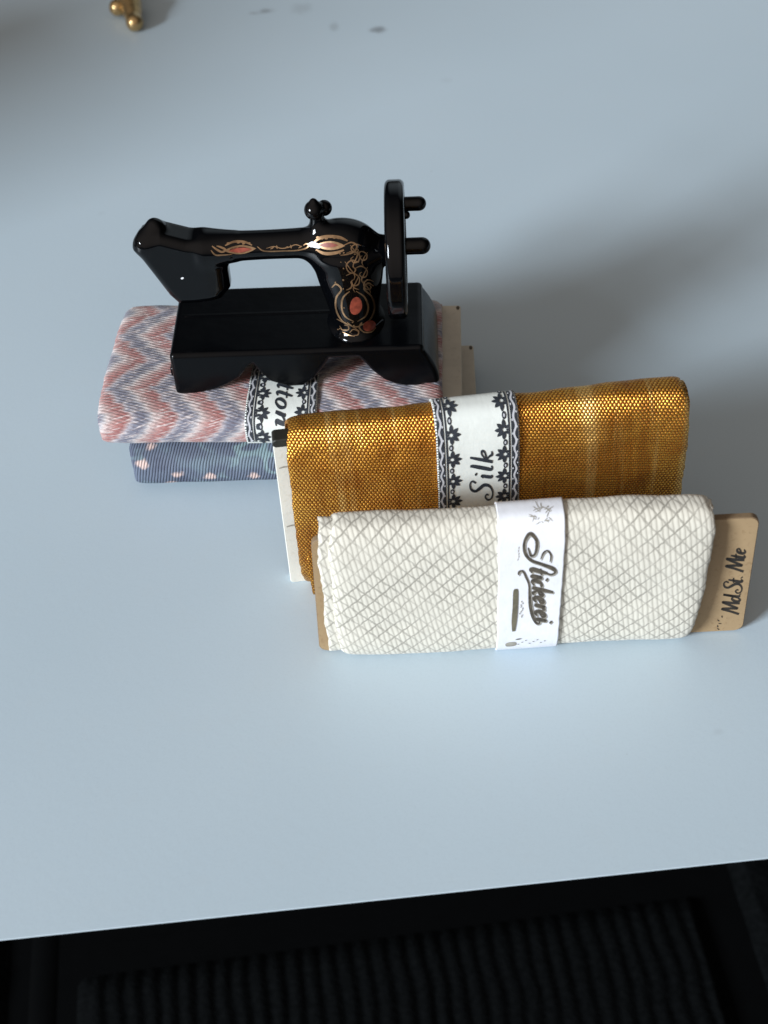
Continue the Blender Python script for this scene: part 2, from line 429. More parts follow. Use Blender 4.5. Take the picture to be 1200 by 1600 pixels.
AY = -0.08                                   # depth of the arm's centre line
mach = thing('sewing_machine', 'glossy black toy sewing machine with gilt ornament, standing on the pink zigzag fabric bolt', 'sewing machine', (-1.2, 2.10, 1.77), -2.7)
def f_base(P):
    x, y, z = P[..., 0], P[..., 1], P[..., 2]
    flare = np.clip(0.70-z, 0, 1)
    outer = sd_box(P, (-0.02, 0, 0.37), (2.05, 0.9, 0.43), 0.085)
    xr = sd_box(P - np.stack([0.24*(1-(1-np.clip(flare/.7, 0, 1))**2), 0*x, 0*x], -1), (1.75, 0, 0.40), (0.30, 0.9, 0.40), 0.085)*0.9
    outer = np.minimum(outer, xr)
    inner = sd_box(P, (-0.02, 0, 0.0), (1.95, 0.80, 0.67), 0.03)
    prof = [(-2.6, -.3), (-2.6, -0.06), (-1.80, -0.06), (-1.45, 0.03), (-1.2, 0.13), (-0.98, 0.27), (-0.84, 0.48), (-0.74, 0.56), (-0.64, 0.38), (-0.48, 0.17), (-0.2, 0.05), (0.05, 0.06),
            (0.25, 0.22), (0.40, 0.42), (0.52, 0.62), (0.98, 0.63), (1.08, 0.50), (1.20, 0.32), (1.38, 0.13), (1.56, 0.03), (1.75, -0.02), (2.0, -0.02), (2.9, 0.0), (2.9, -.3)]
    below = sd_poly2(x, z, prof)
    shell = smax(outer, -inner, 0.03)
    d = smax(shell, -below, 0.07)
    d = smax(d, -0.06-z, 0.02)
    ridge = sd_box(P, (-0.55, 0.12, 0.797), (1.35, 0.012, 0.016), 0.008)
    nub = sd_box(P, (-2.07, -0.62, 0.30), (0.06, 0.10, 0.09), 0.03)
    return smin(smin(d, ridge, 0.03), nub, 0.04)
def f_body(P):
    P = P - np.array((0, 0, 0.10)); x, y, z = P[..., 0], P[..., 1], P[..., 2]
    # column, widening upwards
    t = np.clip((z-0.75)/1.25, 0, 1); cx = 0.95-0.07*t; rx = 0.40+0.17*t*t*(3-2*t); ry = 0.54-0.08*t
    k = np.hypot((x-cx)/rx, (y-AY+0.02)/ry)
    col = (k-1)*np.minimum(rx, ry)*0.9
    col = smax(col, np.abs(z-1.25)-0.85, 0.1)
    foot = sd_ell(P, (0.95, AY-0.02, 0.68), (0.46, 0.60, 0.07))
    d = smin(col, foot, 0.16)
    d = smin(d, sd_ell(P, (0.80, AY, 2.13), (0.60, 0.44, 0.44)), 0.12)
    # arm: rounded bar that swells into the column
    ta = np.clip((x+1.3)/1.9, 0, 1); ra_ = 0.225 + 0.03*np.abs(2*ta-1)**2
    arm = smax(np.hypot((y-AY)*0.92, z-(2.195+0.025*ta))-ra_, np.abs(x+0.35)-1.05, 0.1)
    d = smin(d, arm, 0.13)
    d = smin(d, sd_cap(P, (1.15, AY, 2.03), (1.60, AY, 2.03), 0.25, 0.20), 0.14)
    d = smin(d, sd_cyl_x(P, (1.46, AY, 2.03), 0.235, 0.06), 0.04)
    # slanted head with a flat face
    poly = [(-2.40, 2.34), (-2.30, 2.50), (-2.0, 2.56), (-1.6, 2.42), (-1.22, 2.36), (-0.9, 2.31), (-0.9, 2.06), (-1.10, 2.0), (-1.06, 1.92), (-1.06, 1.50), (-1.20, 1.35), (-1.6, 1.30), (-1.86, 1.30), (-1.98, 1.46)]
    head = extr(sd_poly2(x, z, poly)-0.07, y-AY, 0.33-0.13*np.clip((x+1.35)/0.55, 0, 1), 0.19)+0.035
    d = smin(d, head, 0.16)
    d = smin(d, sd_cap(P, (-2.28, AY-0.12, 2.40), (-2.10, AY+0.02, 2.60), 0.15, 0.14), 0.14)
    d = smin(d, sd_cap(P, (-1.60, AY-0.05, 1.45), (-1.58, AY-0.05, 1.26), 0.10, 0.06), 0.05)
    # neck below the thread knob
    d = smin(d, sd_cap(P, (0.47, AY, 2.40), (0.45, AY, 2.70), 0.15, 0.11), 0.16)
    return d
RW, WX, WZ = 1.09, 1.66, 2.12
def f_wheel(P):
    x, y, z = P[..., 0]-WX, P[..., 1]-AY, P[..., 2]-WZ
    r = np.hypot(y, z)
    q = np.stack([np.abs(x)-0.07, np.abs(r-(RW-0.12))-0.035], -1)
    d = np.linalg.norm(np.maximum(q, 0), axis=-1) + np.minimum(q.max(-1), 0) - 0.085
    for a in range(5):
        an = RAD(72*a+20); d = smin(d, sd_cap(P, (WX, AY, WZ), (WX, AY+0.93*math.sin(an), WZ+0.93*math.cos(an)), 0.10, 0.075), 0.06)
    d = smin(d, sd_cyl_x(P, (WX, AY, WZ), 0.27, 0.13, 0.05), 0.06)
    return d
def f_pin(a, b, r): return lambda P: sd_cap(P, a, b, r)
base = sdf_mesh('bed', f_base, (-2.25, -1.0, -0.08), (2.4, 1.0, 0.92), 0.026, M['bed'], mach)
body = sdf_mesh('arm_and_column', f_body, (-2.7, -0.85, 0.4), (1.9, 0.75, 3.1), 0.028, M['enamel'], mach)
wheel = sdf_mesh('hand_wheel', f_wheel, (1.4, AY-1.25, WZ-1.25), (1.95, AY+1.25, WZ+1.25), 0.028, M['enamel'], mach)
a = RAD(46)
sdf_mesh('crank_handle', f_pin((WX, AY+.72*math.sin(a), WZ+.72*math.cos(a)), (WX+0.38, AY+.72*math.sin(a), WZ+.72*math.cos(a)), .115), (1.5, .2, 2.2), (2.3, .9, 2.9), .03, M['enamel'], wheel)
sdf_mesh('axle', f_pin((WX, AY, WZ+0.06), (WX+0.41, AY, WZ+0.06), .135), (1.45, -.4, 1.8), (2.35, .3, 2.4), .03, M['enamel'], wheel)
sdf_mesh('stop_pin', f_pin((WX, AY+.42, WZ+.36), (WX+0.17, AY+.42, WZ+.36), .065), (1.5, .2, 2.2), (2.0, .55, 2.6), .02, M['enamel'], wheel)
def f_knob(P): return smin(smin(sd_sph(P, (0.42, AY-.03, 2.93), 0.155), sd_sph(P, (0.57, AY+.08, 2.89), 0.125), 0.03), sd_sph(P, (0.42, AY-.02, 3.07), 0.06), 0.04)
sdf_mesh('thread_knob', f_knob, (.2, -.4, 2.6), (.8, .3, 3.25), .02, M['enamel'], mach)

# gilt and red transfers: strokes drawn in the front view (x, z) and laid onto the casting
def spline(pts, n=8):
    pts = [np.array(p, float) for p in pts]; P = [2*pts[0]-pts[1]] + pts + [2*pts[-1]-pts[-2]]; out = []
    for i in range(1, len(P)-2):
        for k in range(n):
            t = k/n; a, b, c, d = P[i-1], P[i], P[i+1], P[i+2]
            out.append(0.5*((2*b)+(c-a)*t+(2*a-5*b+4*c-d)*t*t+(3*b-a-3*c+d)*t**3))
    out.append(P[-2]); return out
def ribbon(pts, n=8):
    """pts (x, y, half width) -> vertices and quads of a flat stroke with pointed or round ends"""
    c = spline(pts, n); V_, F = [], []
    for i, p in enumerate(c):
        t = c[min(i+1, len(c)-1)][:2]-c[max(i-1, 0)][:2]; L = np.linalg.norm(t) or 1; nn = np.array([-t[1], t[0]])/L
        w = max(p[2], 0.0008)
        V_ += [p[:2]+nn*w, p[:2]-nn*w]
        if i: F.append((2*i-2, 2*i-1, 2*i+1, 2*i))
    return V_, F
def blob(cx, cy, rx, ry, rot=0, n=18, pow_=1.0):
    V_ = [np.array((cx, cy))]; c, s = math.cos(RAD(rot)), math.sin(RAD(rot))
    for i in range(n):
        a = 2*math.pi*i/n; x, y = rx*math.copysign(abs(math.cos(a))**pow_, math.cos(a)), ry*math.copysign(abs(math.sin(a))**pow_, math.sin(a))
        V_.append(np.array((cx+x*c-y*s, cy+x*s+y*c)))
    return V_, [(0, 1+i, 1+(i+1) % n) for i in range(n)]
def leaf(cx, cy, L, w, rot, n=8):
    V_ = []; c, s = math.cos(RAD(rot)), math.sin(RAD(rot))
    for i in range(n+1):
        t = i/n; h = w*math.sin(math.pi*t)**0.8 if 0 < t < 1 else 0.001
        for sg in (1, -1): V_.append(np.array((cx+t*L*c-sg*h*s, cy+t*L*s+sg*h*c)))
    return V_, [(2*i, 2*i+1, 2*i+3, 2*i+2) for i in range(n)]
class Decal:
    def __init__(s): s.v, s.f = [], []
    def add(s, vf):
        o = len(s.v); s.v += vf[0]; s.f += [tuple(i+o for i in f) for f in vf[1]]
    def build(s, name, fn, mat, parent):
        vs, ok, fs = [fn(p) for p in s.v], None, []
        for f in s.f:
            if all(vs[i] is not None for i in f): fs.append(f)
        vs = [v if v is not None else (0, 0, 0) for v in vs]
        used = sorted({i for f in fs for i in f}); rm = {u: i for i, u in enumerate(used)}
        vv = [vs[u] for u in used]
        return mesh_obj(name, vv, [tuple(rm[i] for i in f) for f in fs], mat, parent, uv=[(v[0], v[1]) for v in vv])
bvh = BVHTree.FromPolygons([v.co/S for v in body.data.vertices], [tuple(p.vertices) for p in body.data.polygons])
VD = Vector((0, 0.80, -0.60)).normalized()
def on_body(p, off=0.006):
    k = min(max((p[1]-1.1)/.8, 0), 1)
    o = Vector((p[0]+.04*(1-k), AY, p[1]-.08+.18*k)) - VD*3.0
    h = bvh.ray_cast(o, VD)
    if h[0] is None: return None
    q = h[0]-VD*off; return (q.x, q.y, q.z)
def ornament():
    g, r = Decal(), Decal()
    def st(pts, w): g.add(ribbon([(x, z, w*.72*(1 if 0 < i < len(pts)-1 else .45)) for i, (x, z) in enumerate(pts)]))
    rnd = random.Random(4)
    # arm: left oval with scroll, then a long fine arabesque
    g.add(leaf(-1.02, 2.10, .50, .085, 3)); r.add(leaf(-.95, 2.095, .36, .048, 3))
    st([(-1.20, 2.20), (-1.12, 2.12), (-1.05, 2.08), (-1.0, 2.12), (-1.06, 2.17), (-1.13, 2.2)], .026)
    st([(-1.22, 2.12), (-1.16, 2.03), (-1.06, 2.02), (-.9, 2.03)], .02); st([(-1.0, 2.20), (-.86, 2.27), (-.70, 2.26), (-.58, 2.19)], .03)
    for k in range(5): g.add(blob(-.95+k*.08, 2.245+.02*math.sin(k*1.4), .026, .018, 20))
    st([(-.50, 2.16), (-.42, 2.08), (-.30, 2.06), (-.1, 2.06), (.1, 2.06), (.25, 2.09), (.31, 2.15), (.27, 2.18), (.22, 2.15)], .017)
    st([(-.36, 2.12), (-.24, 2.15), (-.12, 2.11), (0, 2.13), (.1, 2.17), (.2, 2.13)], .012)
    for k in range(5): g.add(leaf(-.3+.11*k, 2.10, .075, .012, 35 + 60*(k % 2)))
    # shoulder lozenge
    g.add(leaf(.42, 2.14, .46, .085, -4)); r.add(leaf(.47, 2.143, .30, .045, -4))
    st([(.42, 2.06), (.55, 1.98), (.72, 1.98), (.86, 2.03)], .04); st([(.40, 2.21), (.50, 2.28), (.64, 2.30), (.80, 2.27), (.92, 2.20)], .04)
    for k in range(6): g.add(blob(.46+k*.065, 2.275+.015*math.cos(k*2), .028, .022))
    st([(.86, 2.12), (.98, 2.17), (1.06, 2.10), (1.02, 2.0), (.92, 1.95), (.80, 1.93)], .02)
    # scrolls running down the column
    for cx, cz, s, fl in ((1.02, 1.86, .9, 1), (.95, 1.70, .9, -1), (1.12, 1.62, .8, 1), (1.03, 2.02, .7, -1), (.98, 1.50, .9, 1), (1.17, 1.42, .7, -1), (1.15, 1.88, .7, 1)):
        st([(cx+fl*x*s, cz+z*s) for x, z in ((-.14, .12), (-.02, .16), (.08, .08), (.06, -.03), (-.02, -.06), (-.07, 0), (-.02, .05))], .013)
        st([(cx+fl*x*s, cz+z*s) for x, z in ((.10, .14), (.04, .04), (-.04, -.10), (-.02, -.18))], .011)
    # lower medallion: lyre round a red oval, with a second red petal
    mx_, mz = .93, 1.06
    r.add(blob(mx_+.02, mz+.05, .095, .16, -14)); r.add(blob(1.14, .72, .095, .115, -35)); 
    for sg in (1, -1):
        st([(mx_+sg*.03, mz-.24), (mx_+sg*.16, mz-.14), (mx_+sg*.21, mz+.03), (mx_+sg*.17, mz+.20), (mx_+sg*.05, mz+.30)], .019)
        st([(mx_+sg*.05, mz-.34), (mx_+sg*.22, mz-.22), (mx_+sg*.305, mz+.0), (mx_+sg*.28, mz+.20), (mx_+sg*.18, mz+.33), (mx_+sg*.25, mz+.42), (mx_+sg*.33, mz+.37)], .019)
        st([(mx_+sg*.10, mz+.32), (mx_+sg*.02, mz+.36), (mx_+sg*.0, mz+.46)], .014)
    st([(mx_-.14, mz-.25), (mx_-.05, mz-.34), (mx_+.05, mz-.34), (mx_+.10, mz-.27)], .016)
    st([(1.02, .80), (.98, .70), (1.05, .60), (1.17, .60), (1.24, .68)], .018)
    st([(.62, .88), (.74, .80), (.86, .73), (.98, .62)], .015); st([(.66, .74), (.70, .66), (.80, .66), (.80, .74), (.74, .75)], .014)
    st([(.82, .60), (.88, .66), (.96, .62), (.95, .55), (.88, .54)], .014); st([(.70, .62), (.78, .56), (.90, .52)], .014)
    for k in range(22): g.add(blob(rnd.uniform(.62, 1.2), rnd.uniform(.6, 2.1), rnd.uniform(.008, .018), rnd.uniform(.008, .016), rnd.uniform(0, 180), 8))
    g.build('gilt_ornament', lambda p: on_body(p, .006), M['gilt'], body)
    r.build('red_ornament', lambda p: on_body(p, .011), M['red'], body)
ornament()
tag(mesh_obj('paint_chip', *(lambda v, f: ([on_body(p, .008) for p in v], f))(*blob(-1.75, 1.66, .026, .015, 20, 10)), M['white'], body, uv=[(0, 0)]*11), 'tiny pale speck where the paint is nicked')  # small pale patch laid on the face of the head

# ------------------------------------------------------------------ fabric bolts
class Prof:
    """closed rounded section; long half width hb, half thickness ta; s = arc length from the middle of the main face"""
    def __init__(s, hb, ta, r, bul=0.03, N=1600, power=None):
        pts = []; s.hb = hb
        q = math.pi/2
        segs = [('l', (ta, 0), (ta, hb-r)), ('c', (ta-r, hb-r), 0), ('l', (ta-r, hb), (-ta+r, hb)), ('c', (-ta+r, hb-r), q), ('l', (-ta, hb-r), (-ta, -hb+r)),
                ('c', (-ta+r, -hb+r), 2*q), ('l', (-ta+r, -hb), (ta-r, -hb)), ('c', (ta-r, -hb+r), 3*q), ('l', (ta, -hb+r), (ta, 0))]
        for g in segs:
            for i in range(120):
                t = i/120
                if g[0] == 'l': pts.append((g[1][0]+(g[2][0]-g[1][0])*t, g[1][1]+(g[2][1]-g[1][1])*t))
                else: pts.append((g[1][0]+r*math.cos(g[2]+q*t), g[1][1]+r*math.sin(g[2]+q*t)))
        if power:                                              # softer, pillow-like section
            th = np.linspace(0, 2*math.pi, 2000, endpoint=False); cs, sn = np.cos(th), np.sin(th)
            pts = list(zip(ta*np.sign(cs)*np.abs(cs)**(2/power), hb*np.sign(sn)*np.abs(sn)**(2/power)))
        p = np.array(pts); p[:, 0] += np.sign(p[:, 0])*bul*np.cos(np.clip(p[:, 1]/hb, -1, 1)*math.pi/2)*np.clip(np.abs(p[:, 0])/ta, 0, 1)
        p = np.vstack([p, p[:1]]); L = np.concatenate([[0], np.cumsum(np.linalg.norm(np.diff(p, axis=0), axis=1))])
        s.L = L[-1]; g = np.linspace(0, s.L, N+1); s.p = np.stack([np.interp(g, L, p[:, i]) for i in (0, 1)], -1)
        t = np.roll(s.p[:-1], -1, 0)-np.roll(s.p[:-1], 1, 0); t /= np.linalg.norm(t, axis=1, keepdims=True)
        s.n = np.vstack([np.stack([t[:, 1], -t[:, 0]], -1)]*1); s.N = N
    def at(s, arc, off=0.0):
        f = (arc/s.L) % 1.0*s.N; i = int(f) % s.N; j = (i+1) % s.N; t = f-int(f)
        p = s.p[i]*(1-t)+s.p[(i+1)]*t; n = s.n[i]*(1-t)+s.n[j]*t
        return p+n*off
class Bolt:
    def __init__(s, root, prof, mode, base, warp=None):
        s.root, s.P, s.mode, s.base, s.warp = root, prof, mode, base, warp
    def pt(s, x, arc, off=0.0):
        a, b = s.P.at(arc, off)
        if s.warp: x, a, b = s.warp(x, a, b)
        return (x, -a, b+s.base) if s.mode == 'stand' else (x, b, a+s.base)
    def wrap(s, name, x0, x1, mat, off=0.0, thick=0.05, soft=.0, wob=0.012, jag=0.02, seed=0.0, nx=110, ns=200, parent=None, a0=0.0, a1=None, uoff=0.0):
        a0, a1 = (-s.P.L*.5, s.P.L*.5) if a1 is None else (a0, a1)
        closed = (a1-a0) > s.P.L*0.999
        V_, U, F = [], [], []
        def row(ks, xs, o, side):
            for j in range(ns+1):
                arc = a0+(a1-a0)*j/ns; e0 = jag*nz(seed, arc*1.1, 1.7)+jag*.5*nz(seed, arc*7, 4.2); e1 = jag*nz(seed+5, arc*1.1, 1.7)+jag*.5*nz(seed+5, arc*7, 4.2); pull = soft*1.6*min(1, abs(s.P.at(arc)[1])/s.P.hb)**6; e0 += pull; e1 -= pull
                w = (1-xs)*(x0+e0)+xs*(x1+e1)
                arcw = arc
                d = wob*(nz(w*0.9, arcw*1.2, seed)+0.5*nz(w*2.3, arcw*2.9, seed+9)) if wob else 0
                edge = min(xs, 1-xs)*(x1-x0)
                d -= soft*(.35*math.exp(-edge/0.03)+.65*math.exp(-edge/.10))
                V_.append(s.pt(w, arc, o+d)); U.append((w+uoff, arc if arc < s.P.L*.75 else arc-s.P.L) if not closed else (w+uoff, arc))
        xs_ = [0.0] + [0.5-0.5*math.cos(math.pi*i/nx)*(1) for i in range(1, nx)] + [1.0]
        xs_ = [0.6*(i/nx)+0.4*x for i, x in enumerate(xs_)]
        for x in xs_: row(0, x, off, 1)
        k = ns+1; n0 = (nx+1)*k
        for x in xs_: row(0, x, off-thick, -1)
        for i in range(nx):
            for j in range(ns):
                q = i*k+j; F.append((q, q+k, q+k+1, q+1)); q += n0; F.append((q, q+1, q+k+1, q+k))
        for i, sgn in ((0, 1), (nx, -1)):
            for j in range(ns):
                q = i*k+j; f = (q, q+1, q+1+n0, q+n0); F.append(f if sgn > 0 else f[::-1])
        if not closed:
            for j, sgn in ((0, -1), (ns, 1)):
                for i in range(nx):
                    q = i*k+j; f = (q, q+k, q+k+n0, q+n0); F.append(f if sgn > 0 else f[::-1])
        # face winding: flip everything if the first face points inwards
        o = mesh_obj(name, V_, F, mat, parent or s.root, uv=U)
        o.data.polygons.foreach_set('use_smooth', [i < 2*nx*ns for i in range(len(F))])
        return o
def board(name, root, x0, x1, z0, z1, t, r, mat, mode, base, yoff=0.0, taper=0.0, sub=10, rim=None):
    """flat card with rounded corners; b runs over the bolt's width"""
    pts = []
    for cx, cz, a0 in ((x1-r, z1-r, 0), (x0+r, z1-r, 90), (x0+r, z0+r, 180), (x1-r, z0+r, 270)):
        for k in range(sub+1):
            a = RAD(a0+90*k/sub); pts.append((cx+r*math.cos(a), cz+r*math.sin(a)))
    cx, cz = (x0+x1)/2, (z0+z1)/2
    rings = [(-t/2, .985), (-t/2+.012, 1.0), (t/2-.012, 1.0), (t/2, .985)]
    rings = [(-t/2, .012), (-t/2+.012, 0), (t/2-.012, 0), (t/2, .012)]
    V_, F = [], []
    for d, ins in rings:
        for x, z in pts:
            x2 = x - ins*np.sign(x-cx); z2 = z - ins*np.sign(z-cz)
            x2 += taper*(z-cz)*np.sign(x-cx)
            jx = 0.006*nz(x*3, z*3, 2.0)
            V_.append((x2+jx, d+yoff, z2+base) if mode == 'stand' else (x2+jx, z2, d+base))
    n = len(pts)
    for k in range(3):
        for i in range(n): F.append((k*n+i, k*n+(i+1) % n, (k+1)*n+(i+1) % n, (k+1)*n+i))
    F.append(tuple(range(n))[::-1]); F.append(tuple(3*n+i for i in range(n)))
    o = mesh_obj(name, V_, F, mat, root, smooth=False, uv=[(v[0], v[2]+v[1]) for v in V_])
    if rim:
        o.data.materials.append(rim); o.data.polygons.foreach_set('material_index', [1]*(3*n)+[0, 0])
    return o

# lettering as brush strokes (x along the line, y up, half width)
def L_(w, *pts): return [(x, y, w*k) for x, y, k in pts]
GL = {}
GL['S'] = (.62, [L_(.05, (.52, .74, .9), (.56, .9, .8), (.44, 1.0, .8), (.26, .95, 1), (.22, .76, 1.2), (.36, .56, 1.5), (.50, .36, 1.5), (.48, .12, 1.1), (.28, -.01, .8), (.06, .04, .8), (-.03, .2, .8), (.06, .32, .8), (.17, .25, .8), (.14, .17, .6))])
GL['i'] = (.24, [L_(.055, (.03, .40, .5), (.10, .48, 1), (.10, .25, 1.3), (.12, .05, 1.2), (.2, .03, .5)), L_(.06, (.10, .70, .9), (.12, .73, 1.1), (.14, .76, .9))])
GL['l'] = (.25, [L_(.055, (.08, .98, .8), (.10, .85, 1.2), (.10, .4, 1.4), (.10, .08, 1.2), (.18, .02, .8), (.23, .06, .5))])
GL['k'] = (.46, [L_(.05, (.08, .98, .8), (.08, .5, 1.3), (.08, 0, 1.2)), L_(.045, (.10, .28, .7), (.25, .46, .9), (.36, .46, 1.1), (.34, .34, 1), (.16, .25, .8), (.24, .14, 1), (.32, .02, 1.3), (.42, .04, .6))])
GL['C'] = (.66, [L_(.05, (.58, .74, 1), (.55, .92, .8), (.38, 1.0, .8), (.16, .82, 1.3), (.06, .48, 1.6), (.12, .14, 1.4), (.32, 0, 1), (.52, .10, .8), (.58, .24, .5))])
GL['o'] = (.44, [L_(.05, (.26, .49, .8), (.12, .44, 1.2), (.04, .22, 1.5), (.12, .03, 1.1), (.26, .03, 1.0), (.36, .22, 1.4), (.32, .42, 1.2), (.24, .49, .9))])
GL['t'] = (.30, [L_(.055, (.12, .78, .7), (.11, .5, 1.2), (.09, .15, 1.4), (.14, .02, 1.1), (.26, .08, .5)), L_(.04, (-.02, .48, .8), (.12, .49, 1), (.27, .51, .8))])
GL['n'] = (.50, [L_(.055, (.03, .45, .5), (.09, .47, 1), (.09, .25, 1.3), (.08, .02, 1.1)), L_(.05, (.09, .28, .6), (.2, .44, .9), (.31, .45, 1.2), (.33, .25, 1.4), (.34, .06, 1.2), (.46, .06, .5))])
GL['e'] = (.36, [L_(.05, (.06, .24, .7), (.2, .28, .8), (.29, .38, .9), (.22, .48, .9), (.09, .40, 1.3), (.05, .18, 1.5), (.14, .03, 1.2), (.30, .10, .5))])
GL['c'] = (.34, [L_(.05, (.28, .40, 1.1), (.2, .48, .8), (.09, .40, 1.2), (.05, .18, 1.5), (.13, .03, 1.1), (.30, .10, .5))])
GL['r'] = (.32, [L_(.055, (.03, .44, .5), (.09, .47, 1), (.09, .25, 1.3), (.08, .02, 1.1)), L_(.05, (.09, .28, .6), (.18, .44, 1), (.28, .44, 1.3))])
GL['M'] = (.78, [L_(.06, (.02, .0, 1), (.12, .5, 1), (.2, .98, 1), (.3, .5, 1.1), (.36, .12, 1), (.5, .6, 1), (.62, .98, 1), (.64, .5, 1.2), (.68, .02, 1))])
GL['d'] = (.46, [L_(.055, (.30, .42, .8), (.16, .48, 1), (.05, .24, 1.3), (.14, .03, 1), (.28, .14, .8), (.34, .5, 1), (.36, .98, 1), (.35, .4, 1.2), (.40, .03, .8))])
GL['.'] = (.18, [L_(.06, (.06, .04, 1), (.08, .06, 1.1), (.10, .08, 1))])
def write(text, slant=0.28, gap=1.0, bold=1.0):
    out, x = [], 0.0
    for ch in text:
        if ch == ' ': x += .25; continue
        w, sts = GL[ch]
        for s_ in sts: out.append([(x+px+slant*py, py, pw*bold) for px, py, pw in s_])
        x += w*gap
    return out, x
def text_decal(dec, text, place, **kw):
    sts, W_ = write(text, **kw)
    for s_ in sts:
        v, f = ribbon(s_, 7); dec.add(([np.array(place(p[0], p[1])) for p in v], f))
    return W_

def lace_band(b, x0, x1, off, text=None, seed=1, spacing=.40):
    """paper strip with a navy lace border on both sides, wrapped round a bolt"""
    bd = b.wrap('label_band', x0, x1, M['paper'], off=off, thick=.014, wob=.004, jag=.012, seed=seed, nx=24, ns=220)
    ink, pale = Decal(), Decal()
    L = b.P.L; lo, hi = -L*.27, L*.27                           # the face and the turns above and below it
    n = int((hi-lo)/.03)
    for sg, xe in ((1, x0), (-1, x1)):
        X = lambda d: xe+sg*d
        def strip(d0, d1, dec, wave=0, per=spacing, ph=0.0):
            V_ = []
            for i in range(n+1):
                s_ = lo+(hi-lo)*i/n; w = wave*math.sin(2*math.pi*(s_/per+ph))
                V_ += [np.array((X(d0+w), s_)), np.array((X(d1+w), s_))]
            dec.add((V_, [(2*i, 2*i+1, 2*i+3, 2*i+2) for i in range(n)]))
        strip(.022, .122, ink); strip(.140, .166, ink)
        strip(.052, .082, pale, .016, .25)
        m = int((hi-lo)/spacing)
        for k in range(m+1):
            c = lo+k*spacing
            for q in range(2):
                pale.add(blob(X(.103), c+(q+.25)*spacing/2-.02, .012, .018, n=8)); pale.add(blob(X(.036), c+(q+.75)*spacing/2-.02, .010, .016, n=8))
            for q in range(9): ink.add(blob(X(.008), c+q*spacing/9, .008, .013, n=6))
            fx, fs = X(.222), c+spacing*.25                     # half flower of pointed petals opening inwards
            for an, Lp, w in ((0, .165, .036), (42, .165, .034), (-42, .165, .034), (85, .18, .034), (-85, .18, .034), (130, .09, .026), (-130, .09, .026), (180, .06, .02)):
                if sg < 0: an = 180-an
                ink.add(leaf(fx+.022*math.cos(RAD(an)), fs+.022*math.sin(RAD(an)), Lp*.76, w*.9, an))
            rs = c+spacing*.75
            ink.add(blob(X(.215), rs, .034, .055, n=8)); pale.add(blob(X(.215), rs, .014, .026, n=6))
    ink.build('lace_border', lambda p: b.pt(p[0], p[1], off+.007), M['ink'], bd)
    pale.build('lace_highlights', lambda p: b.pt(p[0], p[1], off+.010), M['inkw'], bd)
    if text:
        t = Decal(); text_decal(t, text['t'], text['place'], slant=text.get('slant', .3), gap=text.get('gap', 1), bold=text.get('bold', 1))
        t.build('lettering', lambda p: b.pt(p[0], p[1], off+.008), M['ink'], bd)
    return bd

# ---- blue bolt, flat on the table
YAWS = -4.0
blue_t = thing('fabric_bolt', 'blue fabric bolt with pink dots lying on the table under the pink zigzag bolt', 'fabric bolt', (-1.8, 2.45, 0), YAWS+1.2, 'miniature fabric bolts')
bl = Bolt(blue_t, Prof(1.62, .50, .40, 0, power=2.9), 'lie', .50)
bl.base = .512
o = bl.wrap('cloth', -2.36, 3.16, M['blue'], soft=.055, wob=.02, jag=.03, seed=3, ns=180)
o.location.y = -.22*S
for i in range(2):
    q = bl.wrap('inner_wrap', -2.22+.02*i, 3.09-.03*i, M['blue'], off=-.07-.07*i, thick=.045, wob=.01, seed=31+i, nx=10, ns=90); q.location.y = -.22*S
q = board('card_core', blue_t, -2.15, 3.55, -1.42, 1.52, .13, .05, M['greycard'], 'lie', .50)
q.location.y = -.22*S
def corner_nick(parent, x, y, z, r=.045):
    v, f = blob(0, 0, r*.7, r*1.3, 0, 10); mesh_obj('worn_corner', [(x+p[0], y+p[1], z) for p in v], f, M['darkcard'], parent, uv=[(0, 0)]*len(v))
corner_nick(q, 3.50, 1.44, .569)

# ---- pink flame-stitch bolt lying on the blue one
cot_t = thing('fabric_bolt', 'pink and grey zigzag fabric bolt lying directly under the sewing machine', 'fabric bolt', (-1.8, 2.45, 1.0), YAWS, 'miniature fabric bolts')
def cot_warp(x, a, b): return (x + .03*(b+.2)*(1 if x < 0 else 0), a, b)
ct = Bolt(cot_t, Prof(1.63, .365, .30, 0, power=4.0), 'lie', .39, cot_warp)
o = ct.wrap('cloth', -2.70, 2.97, M['cotton'], soft=.055, wob=.03, jag=.03, seed=8, ns=200, nx=130); o.location.y = -.22*S
for i in range(2):
    q = ct.wrap('inner_wrap', -2.52+.03*i, 2.97-.06*i, M['cotton'], off=-.07-.07*i, thick=.045, wob=.01, seed=81+i, nx=10, ns=90); q.location.y = -.22*S
q = board('card_core', cot_t, -2.45, 3.30, -1.48, 1.60, .13, .05, M['greycard'], 'lie', .40); q.location.y = -.22*S
corner_nick(q, 3.25, 1.52, .469)
cb = lace_band(ct, -.20, .93, .036, dict(t='Cotton', place=lambda tx, ty: (.25+ty*.34, -.17-tx*.53), slant=.25, gap=1.10, bold=.95), seed=12)
cb.location.y = -.22*S

